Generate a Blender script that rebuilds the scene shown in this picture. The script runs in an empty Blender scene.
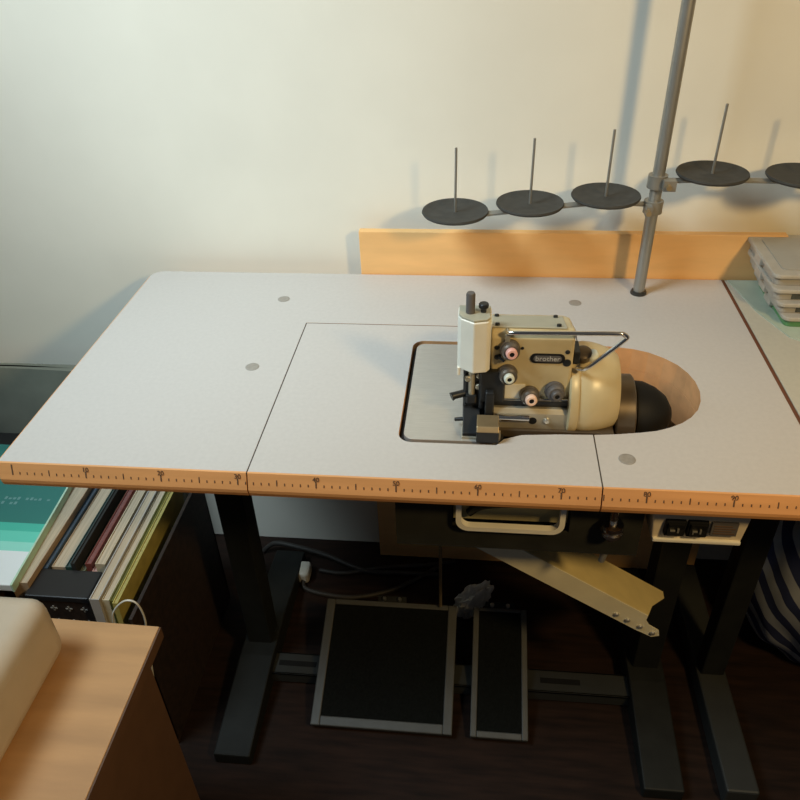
import bpy, bmesh, math, random
from mathutils import Vector, Matrix
random.seed(7)
scene = bpy.context.scene
COL = scene.collection
PI = math.pi

# ------------------------------------------------------------------ materials
def lin(c):
    return tuple((v/255/12.92) if v/255 <= .04045 else ((v/255+.055)/1.055)**2.4 for v in c)

def mat(name, rgb, rough=.5, metal=0.0, var=.08, scale=30.0, bump=0.0, stretch=None, spec=.5, trans=0.0, alpha=1.0):
    """plain procedural surface: base colour broken up by noise, optional bump"""
    m = bpy.data.materials.new(name); m.use_nodes = True
    nt = m.node_tree; N = nt.nodes; L = nt.links
    b = N['Principled BSDF']
    b.inputs['Roughness'].default_value = rough
    b.inputs['Metallic'].default_value = metal
    b.inputs['Specular IOR Level'].default_value = spec
    b.inputs['Transmission Weight'].default_value = trans
    b.inputs['Alpha'].default_value = alpha
    tc = N.new('ShaderNodeTexCoord'); mp = N.new('ShaderNodeMapping')
    if stretch: mp.inputs['Scale'].default_value = stretch
    L.new(tc.outputs['Object'], mp.inputs['Vector'])
    n = N.new('ShaderNodeTexNoise'); n.inputs['Scale'].default_value = scale; n.inputs['Detail'].default_value = 5
    L.new(mp.outputs['Vector'], n.inputs['Vector'])
    r = N.new('ShaderNodeValToRGB')
    lo = tuple(max(0, v*(1-var)) for v in rgb); hi = tuple(min(1, v*(1+var)) for v in rgb)
    r.color_ramp.elements[0].color = (*lo, 1); r.color_ramp.elements[1].color = (*hi, 1)
    r.color_ramp.elements[0].position = .3; r.color_ramp.elements[1].position = .7
    L.new(n.outputs['Fac'], r.inputs['Fac']); L.new(r.outputs['Color'], b.inputs['Base Color'])
    if bump:
        bp = N.new('ShaderNodeBump'); bp.inputs['Strength'].default_value = bump; bp.inputs['Distance'].default_value = .002
        L.new(n.outputs['Fac'], bp.inputs['Height']); L.new(bp.outputs['Normal'], b.inputs['Normal'])
    return m

def stripes(name, axis, stops, rough=.5, coord='Object', scale=1.0, offset=0.0, extra=0.0):
    """bands along one axis of the object: stops = [(position, rgb), ...]"""
    m = bpy.data.materials.new(name); m.use_nodes = True
    nt = m.node_tree; N = nt.nodes; L = nt.links; b = N['Principled BSDF']
    b.inputs['Roughness'].default_value = rough
    tc = N.new('ShaderNodeTexCoord'); sp = N.new('ShaderNodeSeparateXYZ')
    L.new(tc.outputs[coord], sp.inputs[0])
    r = N.new('ShaderNodeValToRGB'); r.color_ramp.interpolation = 'CONSTANT'
    while len(r.color_ramp.elements) < len(stops): r.color_ramp.elements.new(.5)
    for e, (p, c) in zip(r.color_ramp.elements, stops):
        e.position = p; e.color = (*c, 1)
    L.new(sp.outputs[axis], r.inputs['Fac']); L.new(r.outputs['Color'], b.inputs['Base Color'])
    return m

M = {}
M['wall'] = mat('wall_paint', (.80, .77, .67), .9, var=.03, scale=6, bump=.15)
M['floor'] = mat('dark_wood_floor', (.016, .0075, .0045), .7, spec=.2, var=.5, scale=9, stretch=(1, 8, 1))
M['laminate'] = mat('speckled_white_laminate', (.51, .475, .44), .5, var=.03, scale=160)
M['edge'] = mat('orange_wood_edge', (.66, .315, .115), .5, var=.10, scale=14, stretch=(.4, 6, 6))
M['core'] = mat('pale_board_core', (.72, .37, .16), .7, var=.10, scale=40)
M['board'] = mat('orange_wood_board', (.86, .50, .20), .55, var=.07, scale=8, stretch=(1, 1, 5))
M['ink'] = mat('black_print', (.10, .055, .03), .7)
M['seam'] = mat('dark_seam', (.05, .04, .03), .8)
M['plug'] = mat('grey_metal_plug', (.34, .31, .27), .55, .3, scale=200)
M['stand'] = mat('dark_green_grey_paint', (.011, .012, .0105), .6, var=.2, spec=.25)
M['pan'] = mat('dark_grey_pan_paint', (.022, .022, .017), .6, var=.2, spec=.3)
M['barm'] = mat('grey_steel_bar', (.026, .028, .026), .6, .1)
M['cream'] = mat('cream_machine_enamel', (.54, .44, .25), .32, var=.14, scale=14)
M['cream2'] = mat('pale_enamel', (.78, .75, .64), .3, var=.04)
M['greytop'] = mat('grey_green_dim_top', (.38, .36, .27), .4, var=.06)  # greyer than the enamel: the top's weaker light put into the colour
M['steel'] = mat('brushed_steel', (.56, .54, .50), .38, .6, var=.06, scale=50, stretch=(1, 12, 1))
M['steel2'] = mat('dull_cast_steel', (.42, .38, .29), .45, .6, var=.15)
M['chrome'] = mat('chrome', (.72, .70, .66), .16, 1.0, var=.02)
M['pole'] = mat('grey_pole_steel', (.36, .35, .32), .42, .7, var=.05)
M['coup'] = mat('dark_bronze_coupling', (.12, .092, .062), .35, .5, var=.1)
M['black'] = mat('black_enamel', (.008, .008, .008), .6, spec=.2)
M['mech'] = mat('black_mechanism', (.022, .023, .024), .4, .4, var=.3)
M['brass'] = mat('tan_worn_metal', (.42, .31, .17), .4, .7, var=.15)
M['gasket'] = mat('black_rubber', (.012, .012, .012), .8)
M['disc'] = mat('dark_felt_disc', (.040, .038, .033), .75, var=.2, scale=80)
M['disc2'] = mat('dark_disc_rim', (.028, .027, .024), .4)
M['arm'] = mat('grey_arm_steel', (.30, .28, .24), .45, .5)
M['pink'] = mat('pink_plastic', (.78, .42, .36), .45)
M['mint'] = mat('pale_green_plastic', (.66, .68, .58), .45)
M['peach'] = mat('peach_plastic', (.82, .56, .42), .45)
M['grey'] = mat('dark_grey_plastic', (.10, .09, .085), .5)
M['dial'] = mat('dark_dial_metal', (.14, .12, .10), .35, .5)
M['silver'] = mat('silver_print', (.55, .54, .50), .4, .3)
M['boxcream'] = mat('cream_box_plastic', (.66, .56, .40), .5)
M['olive'] = mat('olive_liner', (.50, .43, .22), .6)
M['chute'] = mat('shaded_cream_sheet_metal', (.74, .60, .27), .45, .0, var=.06)  # same sheet as the flange; its yellower light and shade put into the colour
M['chute2'] = mat('grey_cream_sheet_metal', (.76, .70, .50), .45, .0, var=.06)
M['zinc'] = mat('zinc_screw', (.70, .68, .60), .3, .8)
M['pedal'] = mat('grey_pedal_frame', (.070, .072, .068), .55, .2, var=.1)
M['tread'] = mat('black_pedal_rubber', (.005, .006, .0055), .9, var=.3, scale=200, bump=.4, spec=.1)
M['cable'] = mat('grey_cable', (.030, .026, .022), .6)
M['white'] = mat('white_plastic', (.66, .62, .52), .5)
M['rag'] = mat('white_rag', (.80, .77, .67), .95, bump=.4)
M['desk'] = mat('light_brown_desk_wood', (.52, .29, .125), .5, var=.12, scale=7, stretch=(1, 6, 1))
M['deskedge'] = mat('dark_desk_edge', (.12, .06, .03), .6)
M['case'] = mat('beige_plastic', (.52, .43, .32), .42, var=.04)
M['crate'] = mat('dark_crate', (.026, .015, .010), .6, var=.5, scale=90)
M['rim'] = mat('black_rim', (.016, .015, .015), .4)
M['paper'] = mat('paper_edges', (.50, .40, .28), .85, var=.18, scale=300, stretch=(1, .02, 1))
M['formgrey'] = mat('dark_grey_green_matte', (.20, .20, .155), .95, var=.15, scale=12, bump=.3)
M['strap'] = mat('black_strap', (.012, .012, .011), .8)
M['brownline'] = mat('brown_edge_band', (.13, .042, .016), .6)
M['table2'] = mat('pale_laminate', (.48, .45, .37), .5, var=.04, scale=120)
M['tray'] = mat('clear_grey_plastic', (.46, .43, .37), .3, var=.05, spec=.6, trans=.25)
M['traylid'] = mat('frosted_lid_plastic', (.50, .455, .38), .35, var=.06, scale=60, trans=.15)
M['traydark'] = mat('dark_tray_contents', (.05, .055, .05), .6, var=.5, scale=60)
M['traygreen'] = mat('green_tray_plastic', (.10, .27, .11), .4, var=.15)
M['sheet'] = mat('pale_green_plastic_sheet', (.44, .50, .40), .35, var=.18, scale=14)

# ------------------------------------------------------------------ mesh helpers
def B(): return bmesh.new()

def obj(name, bm, m, parent=None, smooth=False, bevel=0.0, seg=2):
    me = bpy.data.meshes.new(name)
    bmesh.ops.recalc_face_normals(bm, faces=bm.faces[:])
    bm.to_mesh(me); bm.free()
    for x in (m if isinstance(m, (list, tuple)) else [m]): me.materials.append(x)
    o = bpy.data.objects.new(name, me); COL.objects.link(o)
    if parent:
        o.parent = parent
        o.matrix_parent_inverse = Matrix.Translation(parent.location).inverted() if parent.type == 'EMPTY' else Matrix.Identity(4)
    if smooth:
        for p in me.polygons: p.use_smooth = True
        try: me.set_sharp_from_angle(angle=math.radians(38))
        except Exception: pass
    if bevel:
        bv = o.modifiers.new('bevel', 'BEVEL'); bv.width = bevel; bv.segments = seg; bv.limit_method = 'ANGLE'; bv.angle_limit = math.radians(35)
    return o

def thing(name, label, cat, loc, group=None):
    o = bpy.data.objects.new(name, None); COL.objects.link(o)
    o.location = loc; o.empty_display_size = .05
    return tag(o, label, cat, group)

def tag(o, label, cat, group=None, kind=None):
    o['label'] = label; o['category'] = cat
    if group: o['group'] = group
    if kind: o['kind'] = kind
    return o

def box(bm, x0, x1, y0, y1, z0, z1, mi=0):
    vs = [bm.verts.new(p) for p in ((x0,y0,z0),(x1,y0,z0),(x1,y1,z0),(x0,y1,z0),(x0,y0,z1),(x1,y0,z1),(x1,y1,z1),(x0,y1,z1))]
    for f in ((0,3,2,1),(4,5,6,7),(0,1,5,4),(1,2,6,5),(2,3,7,6),(3,0,4,7)):
        bm.faces.new([vs[i] for i in f]).material_index = mi
    return vs

def frame_of(d):
    d = d.normalized(); a = Vector((0,0,1)) if abs(d.z) < .9 else Vector((1,0,0))
    u = d.cross(a).normalized(); return u, d.cross(u).normalized()

def tube(bm, pts, r, n=12, cap=True, mi=0):
    pts = [Vector(p) for p in pts]; rings = []
    u = None
    for i, p in enumerate(pts):
        d = (pts[min(i+1, len(pts)-1)] - pts[max(i-1, 0)]).normalized()
        if u is None: u, v = frame_of(d)
        else:
            u = (u - d*u.dot(d)).normalized(); v = d.cross(u)
        rr = r[i] if isinstance(r, (list, tuple)) else r
        rings.append([bm.verts.new(p + (u*math.cos(2*PI*k/n) + v*math.sin(2*PI*k/n))*rr) for k in range(n)])
    for a, b in zip(rings, rings[1:]):
        for k in range(n):
            bm.faces.new((a[k], a[(k+1)%n], b[(k+1)%n], b[k])).material_index = mi
    if cap:
        bm.faces.new(rings[0][::-1]).material_index = mi; bm.faces.new(rings[-1]).material_index = mi

def lathe(bm, origin, axis, prof, n=40, mi=0):
    """prof = [(distance along axis, radius)]"""
    o = Vector(origin); d = Vector(axis).normalized(); u, v = frame_of(d); rings = []
    for h, r in prof:
        c = o + d*h
        if r < 1e-6: rings.append([bm.verts.new(c)])
        else: rings.append([bm.verts.new(c + (u*math.cos(2*PI*k/n) + v*math.sin(2*PI*k/n))*r) for k in range(n)])
    for a, b in zip(rings, rings[1:]):
        for k in range(n):
            if len(a) == 1 and len(b) == 1: continue
            if len(a) == 1: f = bm.faces.new((a[0], b[k], b[(k+1)%n]))
            elif len(b) == 1: f = bm.faces.new((a[k], a[(k+1)%n], b[0]))
            else: f = bm.faces.new((a[k], a[(k+1)%n], b[(k+1)%n], b[k]))
            f.material_index = mi
    for rg in (rings[0], rings[-1]):
        if len(rg) > 1:
            try: bm.faces.new(rg).material_index = mi
            except ValueError: pass

def prism(bm, poly, d, mi=0):
    """poly = list of 3-D points (planar), d = extrusion vector"""
    d = Vector(d); a = [bm.verts.new(p) for p in poly]; b = [bm.verts.new(Vector(p)+d) for p in poly]
    n = len(a)
    bm.faces.new(a[::-1]).material_index = mi; bm.faces.new(b).material_index = mi
    for i in range(n): bm.faces.new((a[i], a[(i+1)%n], b[(i+1)%n], b[i])).material_index = mi

def slab(bm, outer, holes, z0, z1, side=0, top=0):
    """flat board z0..z1 from an outline with holes"""
    edges = []
    for loop in [outer]+holes:
        vs = [bm.verts.new((x, y, z1)) for x, y in loop]
        for i in range(len(vs)): edges.append(bm.edges.new((vs[i], vs[(i+1)%len(vs)])))
    r = bmesh.ops.triangle_fill(bm, use_beauty=True, use_dissolve=False, edges=edges)
    fs = [g for g in r['geom'] if isinstance(g, bmesh.types.BMFace)]
    for f in fs: f.material_index = top
    vmap = {}
    for f in fs:
        for v in f.verts:
            if v not in vmap: vmap[v] = bm.verts.new((v.co.x, v.co.y, z0))
    for f in fs:
        bm.faces.new([vmap[v] for v in f.verts][::-1]).material_index = side
    for e in edges:
        if e.is_valid:
            a, b = e.verts
            bm.faces.new((a, b, vmap[b], vmap[a])).material_index = side

def smooth_path(pts, n=8):
    P = [Vector(p) for p in pts]; out = []
    for i in range(len(P)-1):
        p0, p1, p2, p3 = P[max(i-1,0)], P[i], P[i+1], P[min(i+2,len(P)-1)]
        for k in range(n):
            t = k/n
            out.append(.5*((2*p1)+(p2-p0)*t+(2*p0-5*p1+4*p2-p3)*t*t+(3*p1-p0-3*p2+p3)*t**3))
    out.append(P[-1]); return out

def rrect(x0, x1, y0, y1, r, n=6):
    out = []
    for cx, cy, a in ((x1-r,y0+r,-90),(x1-r,y1-r,0),(x0+r,y1-r,90),(x0+r,y0+r,180)):
        for k in range(n+1):
            t = math.radians(a+90*k/n); out.append((cx+r*math.cos(t), cy+r*math.sin(t)))
    return out

def text_into(bm, s, size, mtx, thick=.0003, align='CENTER'):
    c = bpy.data.curves.new('lettering', 'FONT'); c.body = s; c.size = size; c.extrude = thick; c.align_x = align; c.resolution_u = 3
    o = bpy.data.objects.new('lettering', c); COL.objects.link(o)
    dg = bpy.context.evaluated_depsgraph_get()
    me = bpy.data.meshes.new_from_object(o.evaluated_get(dg))
    me.transform(mtx); bm.from_mesh(me)
    bpy.data.objects.remove(o); bpy.data.curves.remove(c); bpy.data.meshes.remove(me)

def fbx(name, x0, x1, y0, y1, z0, z1, m, parent, bevel=.0015):
    bm = B(); box(bm, x0, x1, y0, y1, z0, z1); return obj(name, bm, m, parent, bevel=bevel)
def ftube(name, pts, r, m, parent, n=14):
    bm = B(); tube(bm, pts, r, n); return obj(name, bm, m, parent, smooth=True)
def flathe(name, o, ax, prof, m, parent, n=40):
    bm = B(); lathe(bm, o, ax, prof, n); return obj(name, bm, m, parent, smooth=True)

# ------------------------------------------------------------------ the setting
WY = .60
bm = B(); box(bm, -2.6, 3.0, WY, WY+.1, 0, 2.5); o = obj('wall_back', bm, M['wall']); o['kind'] = 'structure'
bm = B(); box(bm, -2.6, 3.0, -2.6, WY+.1, -.05, 0); o = obj('floor', bm, M['floor']); o['kind'] = 'structure'

# ------------------------------------------------------------------ the sewing table
T0, T1, D, ZT, ZB = -.0187, 1.016, .5555, .75, .714
t = thing('sewing_table', 'industrial sewing table with white laminate top and orange wood edge with a printed ruler', 'table', (.5, .28, 0))
IX0, IX1, IY = .312, .748, .373                      # the lift-out panel that carries the machine
g = .0009
hole_right = [(.748,.100),(.778,.103),(.808,.108),(.830,.113),(.848,.121),(.866,.132),(.881,.146),(.893,.163),(.901,.183),(.905,.207),(.904,.232),(.898,.254),(.888,.274),(.872,.292),(.852,.307),(.830,.316),(.803,.321),(.775,.324),(.748,.325)]
def corner(cx, cy, r, a0, a1, n=6): return [(cx+r*math.cos(math.radians(a0+(a1-a0)*k/n)), cy+r*math.sin(math.radians(a0+(a1-a0)*k/n))) for k in range(n+1)]
# main top, an L-shaped notch runs round the lift-out panel and takes in the round end of the machine opening
outer = [(T0,0),(IX0-g,0),(IX0-g,IY+g),(IX1+g,IY+g)] + [(max(x,IX1+g),y) for x,y in hole_right[::-1]] + [(IX1+g,0),(T1,0),(T1,D)] + corner(T0+.022,D-.022,.022,90,180)
bm = B(); slab(bm, outer, [], ZB, ZT, side=1, top=0); obj('tabletop', bm, [M['laminate'], M['core']], t)
ins = [(IX0+g,0),(IX1-g,0)] + [(min(x,IX1-g),y) for x,y in hole_right[:1]] + [(.70,.098),(.655,.094),(.632,.084),(.622,.071)] \
    + corner(.512,.089,.018,270,180)+ corner(.512,.307,.018,180,90) + [(IX1-g,.325),(IX1-g,IY-g),(IX0+g,IY-g)]
bm = B(); slab(bm, ins, [], ZB, ZT, side=1, top=0); obj('machine_panel', bm, [M['laminate'], M['core']], t)
bm = B(); ring = [(x, y) for x, y in hole_right[1:]]
def off(pts, d):
    out = []
    for i, (x, y) in enumerate(pts):
        ax, ay = pts[max(i-1,0)]; bx, by = pts[min(i+1,len(pts)-1)]; l = math.hypot(bx-ax, by-ay)
        out.append((x+(by-ay)/l*d, y-(bx-ax)/l*d))
    return out
ri = off(ring, -.0002); ro = off(ring, .012)
prism(bm, [(x,y,.655) for x,y in ri]+[(x,y,.655) for x,y in ro[::-1]], (0,0,ZB-.655-.0005)); obj('opening_collar', bm, M['core'], t)
# seams: dark grooves just under the surface
for q in ((IX0-g, IX0+g, -.002, IY-g), (IX0-g, IX1+g, IY-g, IY+g), (IX1-g, IX1+g, -.002, .099), (IX1-g, IX1+g, .326, IY-g)):
    bm = B(); box(bm, *q, ZB+.004, ZT-.0003); obj('panel_seam', bm, M['seam'], t)
# front edge in three lengths, sloped upper strip and rounded lower half
prof = [(0,ZT),(-.0025,ZT-.0005),(-.0095,ZT-.023),(-.0092,ZT-.028),(-.007,ZT-.034),(-.004,ZB),(0,ZB)]
for x0, x1 in ((T0,IX0-g),(IX0+g,IX1-g),(IX1+g,T1)):
    bm = B(); prism(bm, [(x0,y,z) for y,z in prof], (x1-x0,0,0)); obj('edge_band', bm, M['edge'], t)
bm = B(); box(bm, T0-.0015, T0, 0, D-.022, ZB, ZT-.0005); obj('side_band', bm, M['edge'], t)
bm = B(); box(bm, T1, T1+.0055, -.006, D, ZB, ZT-.0003); obj('brown_band', bm, M['brownline'], t)
# ruler printed on the sloped strip: ticks each centimetre, figures each ten
nrm = Vector((0,-.0225,.007)).normalized(); dn = Vector((0,-.007,-.0225)).normalized(); base = Vector((0,-.0025,ZT-.0005))
def tick(bm, x, s0, s1, w):
    o = base + nrm*.00015
    a = o+dn*s0; b_ = o+dn*s1
    vs = [bm.verts.new((x-w,a.y,a.z)), bm.verts.new((x+w,a.y,a.z)), bm.verts.new((x+w,b_.y,b_.z)), bm.verts.new((x-w,b_.y,b_.z))]
    vt = [bm.verts.new(v.co + nrm*.0003) for v in vs]
    bm.faces.new(vt); bm.faces.new(vs[::-1])
    for i in range(4): bm.faces.new((vs[i], vs[(i+1)%4], vt[(i+1)%4], vt[i]))
bm = B()
for c in range(0, 102):
    x = c*.01
    if c % 10 == 0: tick(bm, x, .0075 if c else .002, .0165, .0008)
    elif c % 5 == 0: tick(bm, x, .008, .0160, .0006)
    else: tick(bm, x, .0120, .0155, .0006)
yax = -dn
for c in range(10, 101, 10):
    p = base + nrm*.0004 + dn*.0078; p.x = c*.01
    mtx = Matrix(((1,yax.x,nrm.x,p.x),(0,yax.y,nrm.y,p.y),(0,yax.z,nrm.z,p.z),(0,0,0,1)))
    text_into(bm, str(c), .0088, mtx)
obj('ruler_scale', bm, M['ink'], t)
for x, y in ((.255,.454),(.256,.237),(.756,.46),(.784,.053)):
    flathe('hole_plug', (x,y,ZT-.001), (0,0,1), [(0,.0105),(.0014,.0105),(.0018,.0095),(.0016,.006),(.0016,0)], M['plug'], t, 28)
# steel stand
for x in (.165, .945):
    fbx('column', x-.025, x+.025, .25, .30, .05, .66, M['stand'], t, .003)
    fbx('top_bracket', x-.03, x+.03, .06, .50, .66, ZB, M['stand'], t, .003)
    bm = B(); prism(bm, [(x-.035,.02,0),(x-.035,.02,.03),(x-.035,.22,.055),(x-.035,.33,.055),(x-.035,.53,.03),(x-.035,.53,0)], (.07,0,0)); obj('foot', bm, M['stand'], t, bevel=.003)
    bm = B(); prism(bm, [(x-.004,.10,.66),(x-.004,.25,.66),(x-.004,.25,.48)], (.008,0,0)); obj('gusset', bm, M['stand'], t)
bm = B(); box(bm, .14, .97, .195, .245, .028, .034); box(bm, .14, .97, .195, .199, .006, .034); box(bm, .14, .97, .241, .245, .006, .034)
obj('crossbar', bm, M['barm'], t, bevel=.001)
for xs in (.21, .74):
    bm = B(); box(bm, xs, xs+.078, .214, .226, .0338, .0345); obj('crossbar_slot', bm, M['black'], t)

# ------------------------------------------------------------------ board standing behind the table
bm = B(); box(bm, .377, 1.11, D+.003, D+.019, 0, .832)
tag(obj('wooden_board', bm, M['board'], bevel=.001), 'long orange wooden board standing upright between the table and the wall', 'board')

# ------------------------------------------------------------------ pan under the table that carries the machine
p = thing('machine_support_pan', 'dark grey metal pan with a cream framed window hung under the table front', 'pan', (.64,.2,.60))
bm = B()
box(bm, .492, .8145, .035, .40, .598, .602); box(bm, .492, .8145, .035, .039, .602, .635); box(bm, .492, .496, .039, .40, .602, ZB)
box(bm, .8105, .8145, .039, .40, .602, .652); box(bm, .492, .8145, .396, .40, .602, ZB)
box(bm, .492, .568, .035, .039, .635, ZB); box(bm, .722, .8145, .035, .039, .635, ZB); box(bm, .568, .722, .035, .039, .702, ZB)
obj('pan_shell', bm, M['pan'], p)
bm = B()
rin = rrect(.580,.707,.6475,.735,.012); rout = rrect(.573,.714,.6405,.745,.017)
n = len(rin)
for yy0, yy1 in ((.024,.034),):
    vo0 = [bm.verts.new((x,yy0,min(z,ZB-.001))) for x,z in rout]; vi0 = [bm.verts.new((x,yy0,min(z,ZB-.004))) for x,z in rin]
    vo1 = [bm.verts.new((x,yy1,min(z,ZB-.001))) for x,z in rout]; vi1 = [bm.verts.new((x,yy1,min(z,ZB-.004))) for x,z in rin]
    for i in range(n):
        j = (i+1)%n
        for q in ((vo0[i],vo0[j],vi0[j],vi0[i]),(vo1[j],vo1[i],vi1[i],vi1[j]),(vo0[j],vo0[i],vo1[i],vo1[j]),(vi0[i],vi0[j],vi1[j],vi1[i])):
            if len({tuple(v.co) for v in q}) > 2: bm.faces.new(q)
obj('window_frame', bm, M['cream2'], p)
fbx('window_liner', .569, .721, .052, .056, .636, .706, M['olive'], p, 0)
bm = B(); tube(bm, smooth_path([(.59,.047,.652),(.61,.046,.668),(.66,.046,.674),(.715,.046,.676)]), .006, 10); obj('window_lever', bm, M['mech'], p, smooth=True)
ftube('adjusting_bolt', [(.774,.024,.708),(.774,.024,.638)], .0055, M['chrome'], p)
flathe('adjusting_nut', (.774,.024,.646), (0,0,1), [(0,.008),(.003,.014),(.009,.015),(.012,.010),(.014,.014),(.020,.014),(.022,.009)], M['chrome'], p, 12)
ftube('spring', [(.775,.042,.600),(.772,.042,.578)], [.0055,.0045], M['zinc'], p)

# ------------------------------------------------------------------ overlock machine
m = thing('overlock_sewing_machine', 'cream industrial overlock sewing machine with dials and black handwheel set in the tabletop', 'sewing machine', (.68,.17,.602))
fbx('base', .63, .762, .125, .24, .602, .742, M['mech'], m, .003)
# cloth plate with rounded corners
bm = B(); slab(bm, rrect(.5005,.628,.079,.319,.014), [], .742, .7485); obj('cloth_plate', bm, M['steel'], m, bevel=.001)
bm = B(); slab(bm, rrect(.4965,.632,.0755,.3225,.016), [], .728, .742); obj('plate_gasket', bm, M['gasket'], m)
# body
bm = B(); prof = [(.122,.786),(.122,.879),(.127,.888),(.135,.889),(.192,.872),(.245,.845),(.245,.742),(.135,.742),(.135,.786)]
prism(bm, [(.611,y,z) for y,z in prof], (.103,0,0)); obj('body', bm, M['cream'], m, bevel=.004, seg=3)
bm = B(); prism(bm, [(.612,.1305,.8895),(.612,.1915,.8718),(.612,.1918,.8733),(.612,.131,.8912)], (.092,0,0)); obj('top_cover', bm, M['greytop'], m, bevel=.0006)
for x, y, z in ((.618,.137,.890),(.694,.137,.890),(.694,.185,.8755),(.618,.185,.8755)):
    flathe('cover_screw', (x,y,z), (0,.28,.96), [(-.001,.003),(.0025,.003),(.003,.002)], M['mech'], m, 12)
# needle head housing with faceted front
bm = B(); pl = [(.569,.120),(.573,.113),(.589,.102),(.606,.106),(.610,.112),(.610,.144),(.569,.144)]
prism(bm, [(x,y,.838) for x,y in pl], (0,0,.073)); obj('needle_head', bm, M['cream2'], m, bevel=.002, seg=3)
fbx('head_lip', .569, .573, .113, .144, .828, .840, M['cream2'], m, .001)
bm = B(); prism(bm, [(x*.94+.5895*.06, y*.94+.124*.06,.9105) for x,y in pl], (0,0,.0035)); obj('head_cap', bm, M['greytop'], m, bevel=.001)
flathe('pressure_screw', (.584,.124,.908), (0,0,1), [(0,.0056),(.031,.0056),(.033,.0046),(.033,0)], M['grey'], m, 20)
flathe('thumb_knob', (.600,.126,.908), (0,0,1), [(0,.0055),(.004,.0035),(.010,.0035),(.013,.0062),(.017,.0062),(.018,.005),(.018,0)], M['mech'], m, 20)
# black works under the head
fbx('works_block', .577, .620, .124, .22, .748, .838, M['mech'], m, .003)
ftube('needle_bar', [(.588,.122,.85),(.588,.122,.785)], .0042, M['steel2'], m)
ftube('presser_bar', [(.602,.120,.845),(.602,.120,.775)], .005, M['mech'], m)
fbx('needle_clamp', .581, .595, .115, .129, .782, .795, M['mech'], m, .002)
bm = B(); prism(bm, [(.578,.085,.752),(.578,.085,.757),(.578,.12,.772),(.578,.14,.772),(.578,.14,.752)], (.022,0,0)); obj('presser_foot', bm, M['mech'], m, bevel=.001)
bm = B(); prism(bm, [(.606,.106,.760),(.606,.106,.806),(.606,.128,.812),(.606,.128,.760)], (.012,0,0)); obj('knife_holder', bm, M['mech'], m, bevel=.002)
ftube('knife_lever', [(.58,.128,.791),(.566,.124,.789),(.562,.122,.788)], [.005,.005,.006], M['mech'], m)
ftube('needle_plate_lever', [(.582,.11,.762),(.567,.11,.760)], [.003,.0025], M['mech'], m)
for x, z in ((.583,.818),(.598,.823),(.611,.826),(.597,.806),(.611,.790)):
    flathe('works_screw', (x,.125,z), (0,-1,.15), [(0,.0042),(.006,.0042),(.007,.003),(.007,0)], M['steel2'], m, 12)
fbx('needle_plate', .577, .625, .083, .15, .7475, .752, M['steel2'], m, .001)
# front chip block that overhangs the table
bm = B(); prism(bm, [(.596,.073,.7508),(.596,.073,.768),(.596,.078,.774),(.596,.104,.774),(.596,.104,.7508)], (.029,0,0))
for f in bm.faces:
    c = f.calc_center_median()
    f.material_index = 1 if c.z > .770 else 0
obj('front_guard', bm, [M['mech'], M['brass']], m, bevel=.0012)
# lower cover
bm = B(); prism(bm, [(.612,.113,.738),(.612,.110,.742),(.612,.110,.773),(.612,.114,.779),(.612,.136,.779),(.612,.136,.738)], (.108,0,0)); obj('looper_cover', bm, M['steel2'], m, bevel=.0015)
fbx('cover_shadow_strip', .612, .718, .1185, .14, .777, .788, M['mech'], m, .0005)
fbx('bed_sill', .624, .775, .1045, .125, .738, .7495, M['coup'], m, .001)
ftube('looper_rod', [(.622,.107,.768),(.664,.107,.768)], .0045, M['chrome'], m)
flathe('cover_hole', (.669,.1105,.762), (0,-1,0), [(0,.0055),(.0008,.0055),(.0008,0)], M['black'], m, 20)
flathe('cover_stud', (.687,.111,.763), (0,-1,.2), [(0,.0045),(.003,.0045),(.005,.003),(.0055,0)], M['zinc'], m, 16)
fbx('looper_housing', .599, .630, .113, .130, .787, .834, M['mech'], m, .002)
bm = B(); box(bm, .631, .657, .1205, .1225, .789, .812); obj('white_plate', bm, M['cream2'], m, bevel=.0005)
ftube('ledge_wire', [(.62,.1195,.789),(.715,.1195,.790)], .0018, M['chrome'], m, 8)
# flange, motor drum, coupling, handwheel
CY, CZ = .168, .776
flathe('flange', (.713,CY,CZ), (1,0,0), [(0,.063),(.002,.0655),(.011,.0655),(.013,.064),(.013,.03)], M['cream'], m, 64)
flathe('drum', (.725,CY,CZ), (1,0,0), [(0,.062),(.008,.0645),(.018,.0640),(.028,.0620),(.037,.0590),(.046,.0550),(.052,.0515),(.0545,.049),(.0545,.02)], M['cream'], m, 72)
flathe('coupling', (.7785,CY,CZ-.036), (1,0,0), [(0,.050),(.002,.052),(.024,.052),(.026,.050),(.026,.02)], M['coup'], m, 56)
flathe('handwheel', (.8045,CY,CZ-.038), (1,0,0), [(0,.040),(.003,.045),(.016,.044),(.032,.037),(.046,.026),(.054,.012),(.055,0)], M['black'], m, 56)
bm = B(); lathe(bm, (.729,.150,.838), (0,-.35,.93), [(0,.011),(.010,.011),(.011,.0095),(.012,.006),(.012,0)], 24); obj('oil_cap', bm, M['coup'], m, smooth=True)
flathe('oil_sight', (.741,.150,.838), (0,-.35,.93), [(0,.0085),(.006,.0085),(.009,.006),(.010,0)], M['mint'], m, 20)
fbx('cap_bracket', .716, .724, .135, .165, .836, .853, M['mech'], m, .001)
# bent chrome thread guard
pts = [(.631,.135,.886),(.631,.121,.889),(.638,.112,.8935),(.70,.112,.8945),(.760,.112,.8955),(.768,.113,.894),(.7725,.114,.890),(.770,.114,.885),(.742,.113,.856),(.733,.114,.846),(.727,.118,.839),(.720,.125,.836)]
ftube('thread_guard', smooth_path(pts, 5), .0028, M['chrome'], m, 12)
fbx('guard_clip', .628, .634, .116, .128, .874, .888, M['steel2'], m, .0008)
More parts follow.
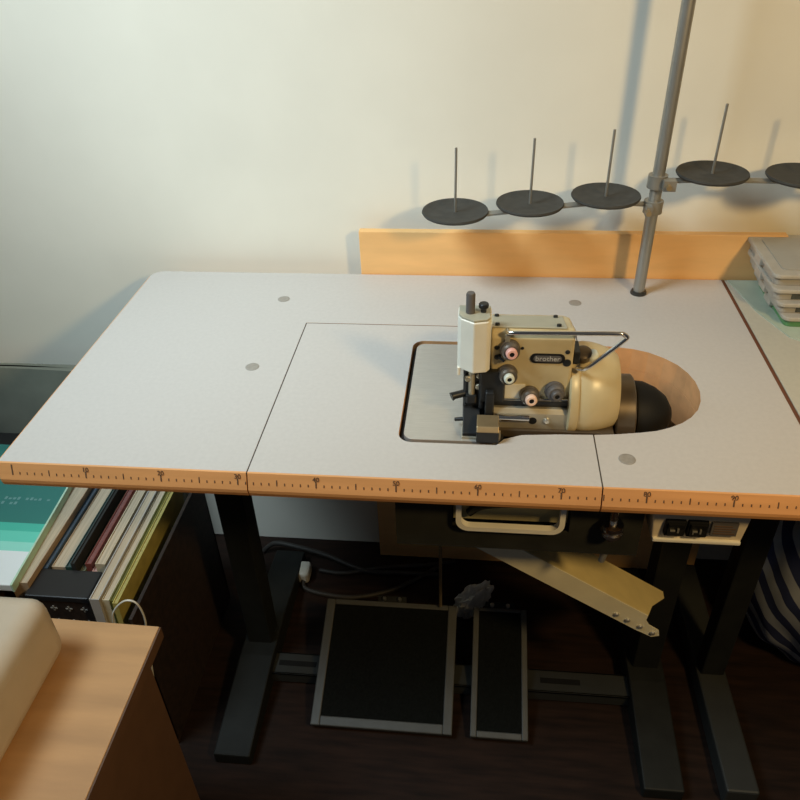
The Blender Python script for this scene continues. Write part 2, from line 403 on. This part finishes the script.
# tension dials
for (x, z, ring, tip) in ((.6365,.866,M['pink'],.0072),(.6355,.829,M['mint'],.0066),(.665,.797,M['peach'],.0075),(.6965,.805,M['grey'],.0068)):
    d = flathe('tension_dial', (x-.003,.123,z), (.13,-.98,.12), [(0,.0085),(.002,.0125),(.005,.0130),(.008,.0120),(.0085,.010),(.010,.0115),(.015,.0112),(.017,.009),(.017,0)], M['dial'] if ring is not M['grey'] else M['grey'], m, 32)
    o1 = Vector((x-.003,.123,z)) + Vector((.13,-.98,.12)).normalized()*.0165
    flathe('dial_ring', o1, (.13,-.98,.12), [(0,tip),(.005,tip),(.0065,tip*.8),(.0065,tip*.45),(.004,tip*.42)], ring, d, 28)
    flathe('dial_core', o1, (.13,-.98,.12), [(0,tip*.43),(.0058,tip*.43),(.0058,0)], M['black'], d, 20)
for x, z, r in ((.706,.862,.003),(.7065,.846,.0052),(.618,.866,.003),(.619,.852,.0036),(.650,.866,.002)):
    flathe('body_screw', (x,.1225,z), (0,-1,0), [(0,r),(.0015,r),(.002,r*.8),(.002,0)], M['mech'], m, 16)
ftube('thread_eyelet', [(.622,.122,.855),(.622,.114,.856),(.628,.112,.852)], .0018, M['mech'], m, 8)
bd = obj('name_badge', (lambda b: (slab(b, rrect(.6605,.7035,.852-.0068,.852+.0068,.0066), [], 0, .002), b)[1])(B()), M['black'], m)
for v in bd.data.vertices: v.co = Vector((v.co.x, .1225-v.co.z, v.co.y))
bm = B(); slab(bm, rrect(.6645,.6995,.852-.0046,.852+.0046,.0045), [], 0, .0024)
for v in bm.verts: v.co = Vector((v.co.x, .1225-v.co.z, v.co.y))
obj('badge_field', bm, M['grey'], bd)
bm = B(); text_into(bm, 'brother', .0098, Matrix(((1,0,0,.682),(0,0,-1,.1199),(0,1,0,.8492),(0,0,0,1))), .0002)
obj('badge_lettering', bm, M['silver'], bd)

# ------------------------------------------------------------------ thread stand
PX, PY = .866, .50
s = thing('thread_stand', 'grey steel thread stand with dark round spool discs on two side arms', 'thread stand', (PX,PY,ZT))
ftube('pole', [(PX,PY,ZT),(PX+.001,PY,1.32)], .0095, M['pole'], s, 24)
flathe('base_nut', (PX,PY,ZT), (0,0,1), [(0,.0135),(.003,.0135),(.004,.012),(.006,.012),(.006,.0095)], M['disc2'], s, 24)
dl = [(.551,.490,.898), (.671,.494,.911), (.790,.500,.922)]; dr = [(.948,.505,.957), (1.083,.503,.954)]
def arm(pts):
    bm = B()
    for (a, b) in zip(pts, pts[1:]):
        a = Vector(a)-Vector((0,0,.010)); b = Vector(b)-Vector((0,0,.010)); d = (b-a).normalized(); nn = Vector((-d.y,d.x,0)).normalized()*.008
        vs = [bm.verts.new(q+Vector((0,0,h))) for h in (-.0015,.0015) for q in (a-nn,b-nn,b+nn,a+nn)]
        for f in ((3,2,1,0),(4,5,6,7),(0,1,5,4),(1,2,6,5),(2,3,7,6),(3,0,4,7)): bm.faces.new([vs[i] for i in f])
    return bm
obj('spool_arm', arm([(.515,.489,.895)]+dl+[(PX-.008,PY,.918)]), M['arm'], s)
obj('spool_arm', arm([(PX+.008,PY,.956)]+dr+[(1.24,.50,.952)]), M['arm'], s)
for z, sg in ((.905,-1),(.946,1)):
    c = obj('clamp', (lambda b: (lathe(b,(PX,PY,z-.010),(0,0,1),[(0,.0095),(0,.0150),(.020,.0150),(.020,.0095)],24), box(b,PX+sg*.010-.005,PX+sg*.010+.009*max(sg,0)+.005,PY-.026,PY-.010,z-.008,z+.008), b)[2])(B()), M['arm'], s, smooth=True)
    ftube('clamp_screw', [(PX+sg*.012,PY-.022,z),(PX+sg*.012,PY-.034,z)], .0042, M['brass'], c, 10)
for L_ in (dl, dr):
    for (x, y, z) in L_:
        d = flathe('spool_disc', (x,y,z-.008), (0,0,1), [(0,.010),(.002,.014),(.003,.040),(.005,.0525),(.008,.0545),(.0105,.0535),(.0095,.051),(.0068,.040),(.0058,.012),(.0072,.006),(.0072,0)], M['disc'], s, 56)
        ftube('spindle', [(x,y,z-.014),(x+.0005,y,z+.103)], .0021, M['pole'], d, 10)
        flathe('spindle_nut', (x,y,z-.0195), (0,0,1), [(0,.0065),(.008,.0065)], M['zinc'], d, 6)

# ------------------------------------------------------------------ switch box
w = thing('motor_switch_box', 'cream motor switch box with two black rocker switches under the table front', 'switch box', (.88,.08,.632))
bm = B()
a = [(.8175,.022,ZB),(.943,.022,ZB),(.938,.028,.638),(.826,.028,.638)]
vs = [bm.verts.new(q) for q in a]+[bm.verts.new((q[0],.15,q[2])) for q in a]
for f in ((0,1,2,3),(7,6,5,4),(0,4,5,1),(1,5,6,2),(2,6,7,3),(3,7,4,0)): bm.faces.new([vs[i] for i in f])
obj('housing', bm, M['boxcream'], w, bevel=.003, seg=3)
fbx('lower_lip', .827, .937, .0235, .034, .6375, .6435, M['cream2'], w, .0015)
for x0, mk in ((.838,'in'),(.8655,'out')):
    f = fbx('rocker_bezel', x0, x0+.0255, .020, .03, .653, .679, M['black'], w, .0015)
    bm = B(); xa, xb = x0+.003, x0+.0225
    prism(bm, [(xa,.0205,.656),(xa,.0175,.656),(xa,.0192,.666),(xa,.0165,.676),(xa,.0205,.676)], (xb-xa,0,0)); obj('rocker', bm, M['black'], f)
    xm = (xa+xb)/2
    marks = [(xm-.0065, xm-.0005, .6635, .6655), (xm+.002, xm+.0042, .6615, .6685)] + ([(xm-.0065, xm-.0050, .6600, .6635)] if mk == 'out' else [])
    for k_, (u0,u1,w0,w1) in enumerate(marks):
        bm = B(); box(bm, u0, u1, .0172, .0190, w0, w1); obj('switch_mark', bm, M['zinc'], f)
fbx('rating_label', .895, .927, .0215, .028, .656, .678, M['grey'], w, .0003)
bm = B()
for k in range(4): box(bm, .898, .924-.004*(k%2), .0209, .0216, .6595+.0042*k, .6610+.0042*k)
obj('rating_lettering', bm, M['ink'], w)

# ------------------------------------------------------------------ scrap chute
c = thing('scrap_chute', 'cream sheet metal scrap chute slanting down under the table', 'chute', (.74,.13,.60))
A0, A1 = Vector((.534,.12,.598)), Vector((.909,.12,.352))
ux = (A1-A0).normalized(); un = Vector((-ux.z,0,ux.x))*-1
if un.z > 0: un = -un
bm = B()
L_ = (A1-A0).length
low = [A0, A0+ux*(L_-.035), A0+ux*(L_-.030)+un*.010, A0+ux*(L_-.018)+un*.016, A0+ux*(L_+.003)+un*.017, A0+ux*(L_+.012)+un*.026, A0+ux*(L_+.004)+un*.036, A0+ux*(L_-.030)+un*.038, A0+un*.038+ux*.024]
prism(bm, [tuple(q) for q in low], (0,.002,0)); obj('front_flange', bm, M['chute2'], c)
bm = B(); up = Vector((.028,.105,-.045))
poly = [A0+ux*.0, A0+ux*(L_-.035), A0+ux*(L_-.028)+up*.35, A0+ux*(L_-.003)+up*.8, A0+ux*(L_-.006)+up, A0+ux*.045+up]
prism(bm, [tuple(q) for q in poly], (0,.001,-.002)); obj('trough', bm, M['chute'], c)
for q in (.075,.052,.026,.000):
    pt = A0+ux*(L_-q-.002)+un*.027
    flathe('chute_screw', pt, (0,-1,0), [(0,.0045),(.002,.0045),(.0035,.003),(.0035,0)], M['zinc'], c, 14)

# ------------------------------------------------------------------ pedals
def pedal(label, x0, x1, L_):
    yb, zb = .335, .100
    th = math.radians(20); dy, dz = -math.cos(th), -math.sin(th)
    k = thing('foot_pedal', label, 'pedal', ((x0+x1)/2, .3, 0), 'foot pedals')
    def P(a, x, h): return (x, yb+dy*a - dz*0 + (-math.sin(th))*h*1, zb+dz*a + math.cos(th)*h)
    def pb(name, a0, a1, xx0, xx1, h0, h1, mm, bev=.002):
        bm = B(); vs = [bm.verts.new(P(a,x,h)) for h in (h0,h1) for a, x in ((a0,xx0),(a0,xx1),(a1,xx1),(a1,xx0))]
        for f in ((3,2,1,0),(4,5,6,7),(0,1,5,4),(1,2,6,5),(2,3,7,6),(3,0,4,7)): bm.faces.new([vs[i] for i in f])
        return obj(name, bm, mm, k, bevel=bev)
    bw = .018 if x1-x0 > .2 else .012
    pb('pedal_plate', 0, L_, x0, x1, -.008, 0, M['pedal'])
    pb('rubber_tread', bw*.6, L_-bw, x0+bw, x1-bw, 0, .004, M['tread'], 0)
    fr = pb('side_rim', 0, L_, x0, x0+bw, 0, .007, M['pedal']); pb('side_rim', 0, L_, x1-bw, x1, 0, .007, M['pedal'])
    pb('back_rim', 0, bw*.6, x0+bw, x1-bw, 0, .007, M['pedal']); pb('front_rim', L_-bw, L_, x0+bw, x1-bw, 0, .007, M['pedal'])
    xm = (x0+x1)/2
    for xx in (xm-.016, xm+.016):
        flathe('pedal_bolt', P(-.006,xx,0.004), (0,-math.sin(th),math.cos(th)), [(0,.0045),(.005,.0045),(.007,.003),(.007,0)], M['zinc'] if x1-x0 < .2 else M['pedal'], k, 12)
    pb('hinge_plate', -.014, 0, xm-.03, xm+.03, -.008, .004, M['stand'], .001)
    fbx('pedal_support', xm-.02, xm+.02, yb-.012, yb+.01, 0, zb-.008, M['stand'], k, .002)
    return k
k = pedal('wide black foot pedal with grey rim on the floor, beside the narrow one', .297, .570, .25)
ftube('treadle_rod', [(.536,.325,.112),(.536,.325,.30),(.545,.325,.598)], .0032, M['brass'], k, 8)
pedal('narrow black foot pedal with grey rim and two bright bolts on the floor', .604, .713, .25)

# rag
bm = B(); bmesh.ops.create_icosphere(bm, subdivisions=4, radius=1)
rr = random.Random(3)
from mathutils import noise
for v in bm.verts:
    q = v.co.copy(); nn = noise.noise(q*2.2)*.45 + noise.noise(q*5.1)*.25
    q *= (1+nn); v.co = Vector((.603+q.x*.036+q.z*.002, .398+q.y*.020+q.x*.010, max(.0, .048+q.z*.044+q.x*.012)))
tag(obj('rag', bm, M['rag'], smooth=True), 'crumpled whitish rag on the floor behind the pedals', 'rag')
# motor cable and its plug
ca = tag(obj('motor_cable', (lambda b: (tube(b, smooth_path([(.09,.545,.006),(.12,.55,.03),(.17,.54,.035),(.25,.53,.02),(.35,.50,.006),(.44,.50,.006),(.53,.50,.006)]), .006, 10), b)[1])(B()), M['cable'], smooth=True), 'dark cable lying along the wall under the table', 'cable')
pc = thing('plug_cable', 'cable with a pale plug at its end looped on the floor', 'cable', (.2,.47,0))
ftube('cord', smooth_path([(.208,.463,.012),(.215,.44,.006),(.26,.425,.006),(.33,.42,.006),(.40,.44,.006),(.46,.475,.006),(.53,.535,.006)]), .0055, M['cable'], pc, 10)
bm = B(); box(bm, .183, .222, .455, .500, .0, .034); obj('plug', bm, M['white'], pc, bevel=.009, seg=4)
bm = B(); tube(bm, smooth_path([(.24,.495,.006),(.30,.49,.006),(.40,.515,.006),(.50,.53,.006),(.56,.545,.006)]), .005, 10)
tag(obj('thin_cable', bm, M['cable'], smooth=True), 'thin dark cable running across the floor above the plug cable', 'cable')

# ------------------------------------------------------------------ neighbouring table on the right with trays
n2 = thing('side_table', 'pale laminate side table butted against the right end of the sewing table', 'table', (1.4,.28,0))
fbx('tabletop', T1+.0065, 1.75, -.002, D, ZB, ZT, M['table2'], n2, .001)
for x in (1.075, 1.70):
    fbx('column', x-.022, x+.022, .25, .29, .045, ZB, M['stand'], n2, .003)
    fbx('foot', x-.028, x+.028, .02, .54, 0, .045, M['barm'], n2, .004)
bm = B(); slab(bm, [(1.026,.552),(1.32,.552),(1.32,.25),(1.19,.235),(1.11,.33),(1.072,.36),(1.045,.44)], [], ZT, ZT+.002)
tag(obj('plastic_sheet', bm, M['sheet']), 'pale green plastic sheet lying under the tray stack on the side table', 'sheet')
z = ZT+.002
tr = [(1.066,.385,.020,'bottom green edged tray of the stack of clear trays'),(1.056,.395,.020,'clear plastic tray resting on the green edged bottom tray'),
      (1.047,.402,.021,'clear plastic tray just below the topmost tray of the stack'),(1.045,.412,.021,'topmost clear plastic tray of the stack by the board')]
for i, (x0, y0, h, lb) in enumerate(tr):
    tt = thing('storage_tray', lb, 'tray', (x0+.12,y0+.08,z), 'stacked plastic trays')
    x1, y1 = x0+.26, y0+.158
    bm = B(); prism(bm, [(x,y,z) for x,y in rrect(x0+.006,x1-.006,y0+.006,y1-.006,.010)], (0,0,h-.008)); obj('tray_body', bm, M['traygreen'] if i == 0 else M['tray'], tt, bevel=.001)
    bm = B(); prism(bm, [(x,y,z+h-.008) for x,y in rrect(x0,x1,y0,y1,.013)], (0,0,.007)); l = obj('tray_lid', bm, M['traylid'], tt, bevel=.002)
    if i in (1, 2):
        fbx('tray_contents', x0+.03, x1-.03, y0+.0052, y0+.0062, z+.002, z+.010, M['traydark'], tt, 0)
    for yy in (y0+.065,): fbx('tray_latch', x0-.0015, x0+.007, yy, yy+.030, z+.005, z+h-.003, M['traylid'], tt, .001)
    if i == 3:
        bm = B(); prism(bm, [(x,y,z+h-.001) for x,y in rrect(x0+.018,x1-.018,y0+.018,y1-.018,.010)], (0,0,.0014)); obj('lid_panel', bm, M['tray'], tt)
    z += h-.001

# striped bag on the floor at the right
def bag_mat():
    mm = bpy.data.materials.new('blue_white_striped_cloth'); mm.use_nodes = True
    N = mm.node_tree.nodes; L = mm.node_tree.links; b = N['Principled BSDF']; b.inputs['Roughness'].default_value = .9
    tc = N.new('ShaderNodeTexCoord'); mp = N.new('ShaderNodeMapping'); mp.inputs['Rotation'].default_value = (0, math.radians(55), math.radians(20))
    wv = N.new('ShaderNodeTexWave'); wv.inputs['Scale'].default_value = 7.5; wv.inputs['Distortion'].default_value = 1.6; wv.inputs['Detail'].default_value = 1
    r = N.new('ShaderNodeValToRGB'); r.color_ramp.elements[0].position = .46; r.color_ramp.elements[1].position = .54
    r.color_ramp.elements[0].color = (.014,.022,.075,1); r.color_ramp.elements[1].color = (.27,.29,.32,1)
    L.new(tc.outputs['Object'], mp.inputs[0]); L.new(mp.outputs[0], wv.inputs[0]); L.new(wv.outputs['Fac'], r.inputs[0]); L.new(r.outputs[0], b.inputs['Base Color'])
    return mm
bm = B(); bmesh.ops.create_icosphere(bm, subdivisions=5, radius=1)
for v in bm.verts:
    q = v.co.copy(); k_ = 1+.10*noise.noise(q*1.8)+.05*noise.noise(q*4.5)
    q *= k_; v.co = Vector((1.312+q.x*.165, .395+q.y*.155, max(0, .185+q.z*.200)))
tag(obj('striped_bag', bm, bag_mat(), smooth=True), 'blue and white striped cloth bag on the floor under the side table', 'bag')

# ------------------------------------------------------------------ left: desk, beige machine, crates, magazines, folder
d = thing('wooden_desk', 'light brown wooden desk corner at the lower left in front of the magazines', 'desk', (-.2,-.4,0))
bm = B(); slab(bm, [(-.75,-.075),(-.75,-.95),(.192,-.95),(.186,-.090)], [], .530, .55); dt = obj('desktop', bm, M['desk'], d, bevel=.001)
bm = B(); slab(bm, [(.1865,-.091),(.1925,-.95),(.1945,-.95),(.1885,-.091)], [], .530, .5495); obj('desk_edge', bm, M['deskedge'], d)
fbx('side_panel', .155, .175, -.93, -.12, 0, .53, M['deskedge'], d, .001); fbx('side_panel', -.73, -.71, -.93, -.12, 0, .53, M['deskedge'], d, .001)
bm = B(); box(bm, -.34, .083, -.40, -.126, .551, .654)
tag(obj('beige_machine_case', bm, M['case'], bevel=.024, seg=6, smooth=True), 'beige rounded plastic machine case standing on the wooden desk', 'case')

cr = thing('storage_crate', 'dark open crate holding the upright magazines under the table', 'crate', (-.07,.18,0), 'dark crates')
bm = B(); X0, X1, Y0, Y1 = -.212, .047, .050, .405
box(bm, X0, X1, Y0, Y1, 0, .01); box(bm, X0, X1, Y0, Y0+.006, .01, .345); box(bm, X0, X1, Y1-.006, Y1, .01, .30); box(bm, X0, X0+.006, Y0, Y1, .01, .30); box(bm, X1-.006, X1, Y0, Y1, .01, .372)
obj('crate_body', bm, M['crate'], cr)
pb_ = thing('patterned_box', 'small black patterned box standing in the crate in front of the shorter magazines', 'box', (-.1,.1,.011))
bm = B(); box(bm, -.148, -.040, .078, .134, .011, .372)
for i in range(4):
    for j in range(3):
        x = -.134+i*.027; zz = .285+j*.034
        box(bm, x-.006, x+.006, .0772, .0782, zz-.0015, zz+.0015, 1); box(bm, x-.0015, x+.0015, .0772, .0782, zz-.006, zz+.006, 1)
obj('box_body', bm, [M['crate'], M['plug']], pb_)
fbx('box_lid', -.150, -.038, .076, .136, .372, .384, M['rim'], pb_, .002)
c2 = thing('storage_crate', 'dark closed crate carrying the teal folder at the far left', 'crate', (-.4,.25,0), 'dark crates')
fbx('crate_body', -.62, -.222, .06, .49, 0, .372, M['crate'], c2, .004)
fbx('crate_lid', -.63, -.215, .05, .495, .372, .392, M['rim'], c2, .004)
# teal folder lying on the closed crate
fm = stripes('teal_folder_bands', 1, [(0,(.80,.84,.84)),(.20,(.30,.74,.62)),(.26,(.14,.64,.50)),(.33,(.07,.50,.38)),(.385,(.035,.20,.17))], .35, coord='Generated')  # bands go from white at the front edge to dark teal behind
fo = thing('teal_folder', 'teal and white folder lying on the closed crate at the left edge', 'folder', (-.4,.25,.393))
bm = B(); slab(bm, [(-.56,.075),(-.163,.075),(-.187,.43),(-.56,.44)], [], .393, .409); obj('cover', bm, fm, fo, bevel=.002)
bm = B(); prism(bm, [(-.165,.0745,.3935),(-.1615,.0745,.3935),(-.1855,.43,.3935),(-.189,.43,.3935)], (0,0,.0165)); obj('folder_edge', bm, mat('pale_green_edge', (.50,.70,.52), .5), fo)
bm = B()
for j, (yy, n_) in enumerate(((.275,16),(.262,9))):
    for i in range(n_):
        x = -.33+i*.0085
        if (i*7+j) % 5 == 3: continue
        box(bm, x, x+.0055, yy, yy+.0045+.0015*(i%3), .4088, .4093)
obj('folder_print', bm, mat('pale_teal_print', (.16,.34,.31), .6), fo)
# magazines standing in the crate
mags = [('thick tan paper block',(.46,.32,.20),.024,.030,.30,'thick brown magazine with plain paper top beside the teal folder'),
 ('navy',(.030,.055,.085),.007,.075,.29,'thin navy magazine between two thick tan ones'),
 ('tan',(.52,.39,.26),.022,.085,.285,'thick tan magazine right of the thin navy one'),
 ('dark green',(.018,.055,.045),.010,.08,.29,'dark green magazine at the middle of the crate'),
 ('black',(.02,.02,.018),.006,.078,.30,'thin black magazine beside the dark green one'),
 ('sage',(.18,.20,.13),.007,.085,.28,'grey green magazine beside the thin black one'),
 ('red',(.20,.050,.038),.009,.09,.29,'dark red magazine in the crate'),
 ('pink',(.55,.30,.24),.010,.085,.28,'dusty pink magazine right of the dark red one'),
 ('cream',(.56,.46,.31),.014,.080,.30,'cream magazine right of the dusty pink one'),
 ('black2',(.022,.018,.022),.006,.17,.29,'short black magazine set far back among cream ones'),
 ('tan2',(.50,.40,.25),.013,.0,.305,'pale tan magazine with a light grey spine towards the desk'),
 ('ivory',(.55,.48,.33),.010,.005,.30,'ivory magazine left of the yellow one'),
 ('olive',(.13,.12,.02),.005,.005,.30,'thin olive magazine beside the yellow one'),
 ('yellow',(.46,.38,.10),.007,.0,.30,'yellow edged magazine rightmost in the crate')]
x = -.196
lean = .05
for i, (nm, rgb, th, yo, h, lb) in enumerate(mags):
    th *= 1.30
    g_ = thing('magazine', lb, 'magazine', (x+th/2-.01,.19,.012), 'magazines in the dark crate')
    z0, z1 = .012, .012+.385*h/.30
    y0, y1 = .062+yo, .375-.006*((i*5)%3)
    mm = mat('cover_'+nm.replace(' ','_'), rgb, .6, var=.15, scale=40)
    dx = -lean
    def lp(xx, z): return xx + (z-.012)*(lean*.9) - .0
    bm = B()
    for (a, b_) in ((x, x+.0016), (x+th-.0018, x+th-.0002)):
        vs = [bm.verts.new((lp(q,z_),y_,z_)) for z_ in (z0,z1) for q,y_ in ((a,y0),(b_,y0),(b_,y1),(a,y1))]
        for f in ((3,2,1,0),(4,5,6,7),(0,1,5,4),(1,2,6,5),(2,3,7,6),(3,0,4,7)): bm.faces.new([vs[q] for q in f])
    vs = [bm.verts.new((lp(q,z_),y_,z_)) for z_ in (z0,z1) for q,y_ in ((x,y0-.001),(x+th-.0002,y0-.001),(x+th-.0002,y0),(x,y0))]
    for f in ((3,2,1,0),(4,5,6,7),(0,1,5,4),(1,2,6,5),(2,3,7,6),(3,0,4,7)): bm.faces.new([vs[q] for q in f])
    obj('cover', bm, mm if nm != 'tan2' else mat('grey_spine', (.42,.39,.36), .6), g_)
    pm = mm if th < .0085 else (M['paper'] if nm.startswith(('thick','tan','cream','ivory')) else mat('pages_'+nm.replace(' ','_'), tuple(v*.8+.04 for v in rgb), .85, var=.2, scale=200))
    bm = B(); vs = [bm.verts.new((lp(q,z_),y_,z_)) for z_ in (z0+.002,z1-.002) for q,y_ in ((x+.0018,y0+.001),(x+th-.002,y0+.001),(x+th-.002,y1-.003),(x+.0018,y1-.003))]
    for f in ((3,2,1,0),(4,5,6,7),(0,1,5,4),(1,2,6,5),(2,3,7,6),(3,0,4,7)): bm.faces.new([vs[q] for q in f])
    obj('pages', bm, pm, g_)
    x += th + .0006
# white wire looping up behind the desk
bm = B(); tube(bm, smooth_path([(.06,-.04,.0),(.075,-.045,.40),(.092,-.05,.50),(.101,-.05,.526),(.121,-.05,.547),(.137,-.05,.543),(.141,-.05,.510),(.132,-.05,.45),(.10,-.05,.20),(.09,-.05,.0)]), .0014, 8)
tag(obj('white_wire', bm, M['white'], smooth=True), 'thin white wire looping up behind the wooden desk', 'wire')
# added grey green form for the dark area on the wall, far left
db = thing('dark_area_form', 'large grey green form with black strap filling the dark area on the wall', 'bag', (-.45,.55,0))
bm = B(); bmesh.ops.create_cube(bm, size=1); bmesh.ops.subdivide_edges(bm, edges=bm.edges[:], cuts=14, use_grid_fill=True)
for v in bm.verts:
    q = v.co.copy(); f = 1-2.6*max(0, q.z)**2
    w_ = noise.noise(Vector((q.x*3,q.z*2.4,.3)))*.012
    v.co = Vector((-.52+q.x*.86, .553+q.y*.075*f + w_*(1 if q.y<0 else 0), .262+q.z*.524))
obj('form_body', bm, M['formgrey'], db, smooth=True)
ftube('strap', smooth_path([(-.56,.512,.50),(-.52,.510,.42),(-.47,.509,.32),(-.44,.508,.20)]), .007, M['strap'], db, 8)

# ------------------------------------------------------------------ light
wd = bpy.data.worlds.new('world'); scene.world = wd; wd.use_nodes = True
bg = wd.node_tree.nodes['Background']; bg.inputs[0].default_value = (.80,.88,1.0,1); bg.inputs[1].default_value = .06
def area(name, loc, tgt, size, power, col, shape='SQUARE'):
    l = bpy.data.lights.new(name, 'AREA'); l.energy = power; l.size = size; l.color = col; l.shape = shape
    o = bpy.data.objects.new(name, l); COL.objects.link(o); o.location = loc
    o.rotation_euler = (Vector(tgt)-Vector(loc)).to_track_quat('-Z','Y').to_euler(); return o
o = area('window_daylight', (-.42,-.26,2.15), (.27,.42,.86), .6, 7.4, (.74,.91,1.0)); o.data.spread = math.radians(80)
area('warm_lamp', (1.38,-.72,1.66), (.7,.35,.8), .16, 11.2, (1.0,.69,.30), 'DISK')

# ------------------------------------------------------------------ camera
cam = bpy.data.cameras.new('camera'); co = bpy.data.objects.new('camera', cam); COL.objects.link(co)
Rr = Vector((0.99453696,0.09941748,-0.03181837)); U = Vector((-0.03215998,0.58181518,0.81268496)); F = Vector((-0.0993075,0.80722194,-0.58183396))
co.matrix_world = Matrix(((Rr.x,U.x,-F.x,.5927),(Rr.y,U.y,-F.y,-.685),(Rr.z,U.z,-F.z,1.3617),(0,0,0,1)))
cam.sensor_width = 36; cam.sensor_fit = 'HORIZONTAL'; cam.lens = 748.37*36/800; cam.clip_start = .02
scene.camera = co
vs_ = scene.view_settings; vs_.view_transform = 'Standard'; vs_.look = 'None'; vs_.gamma = 1; vs_.exposure = 0; vs_.use_curve_mapping = False
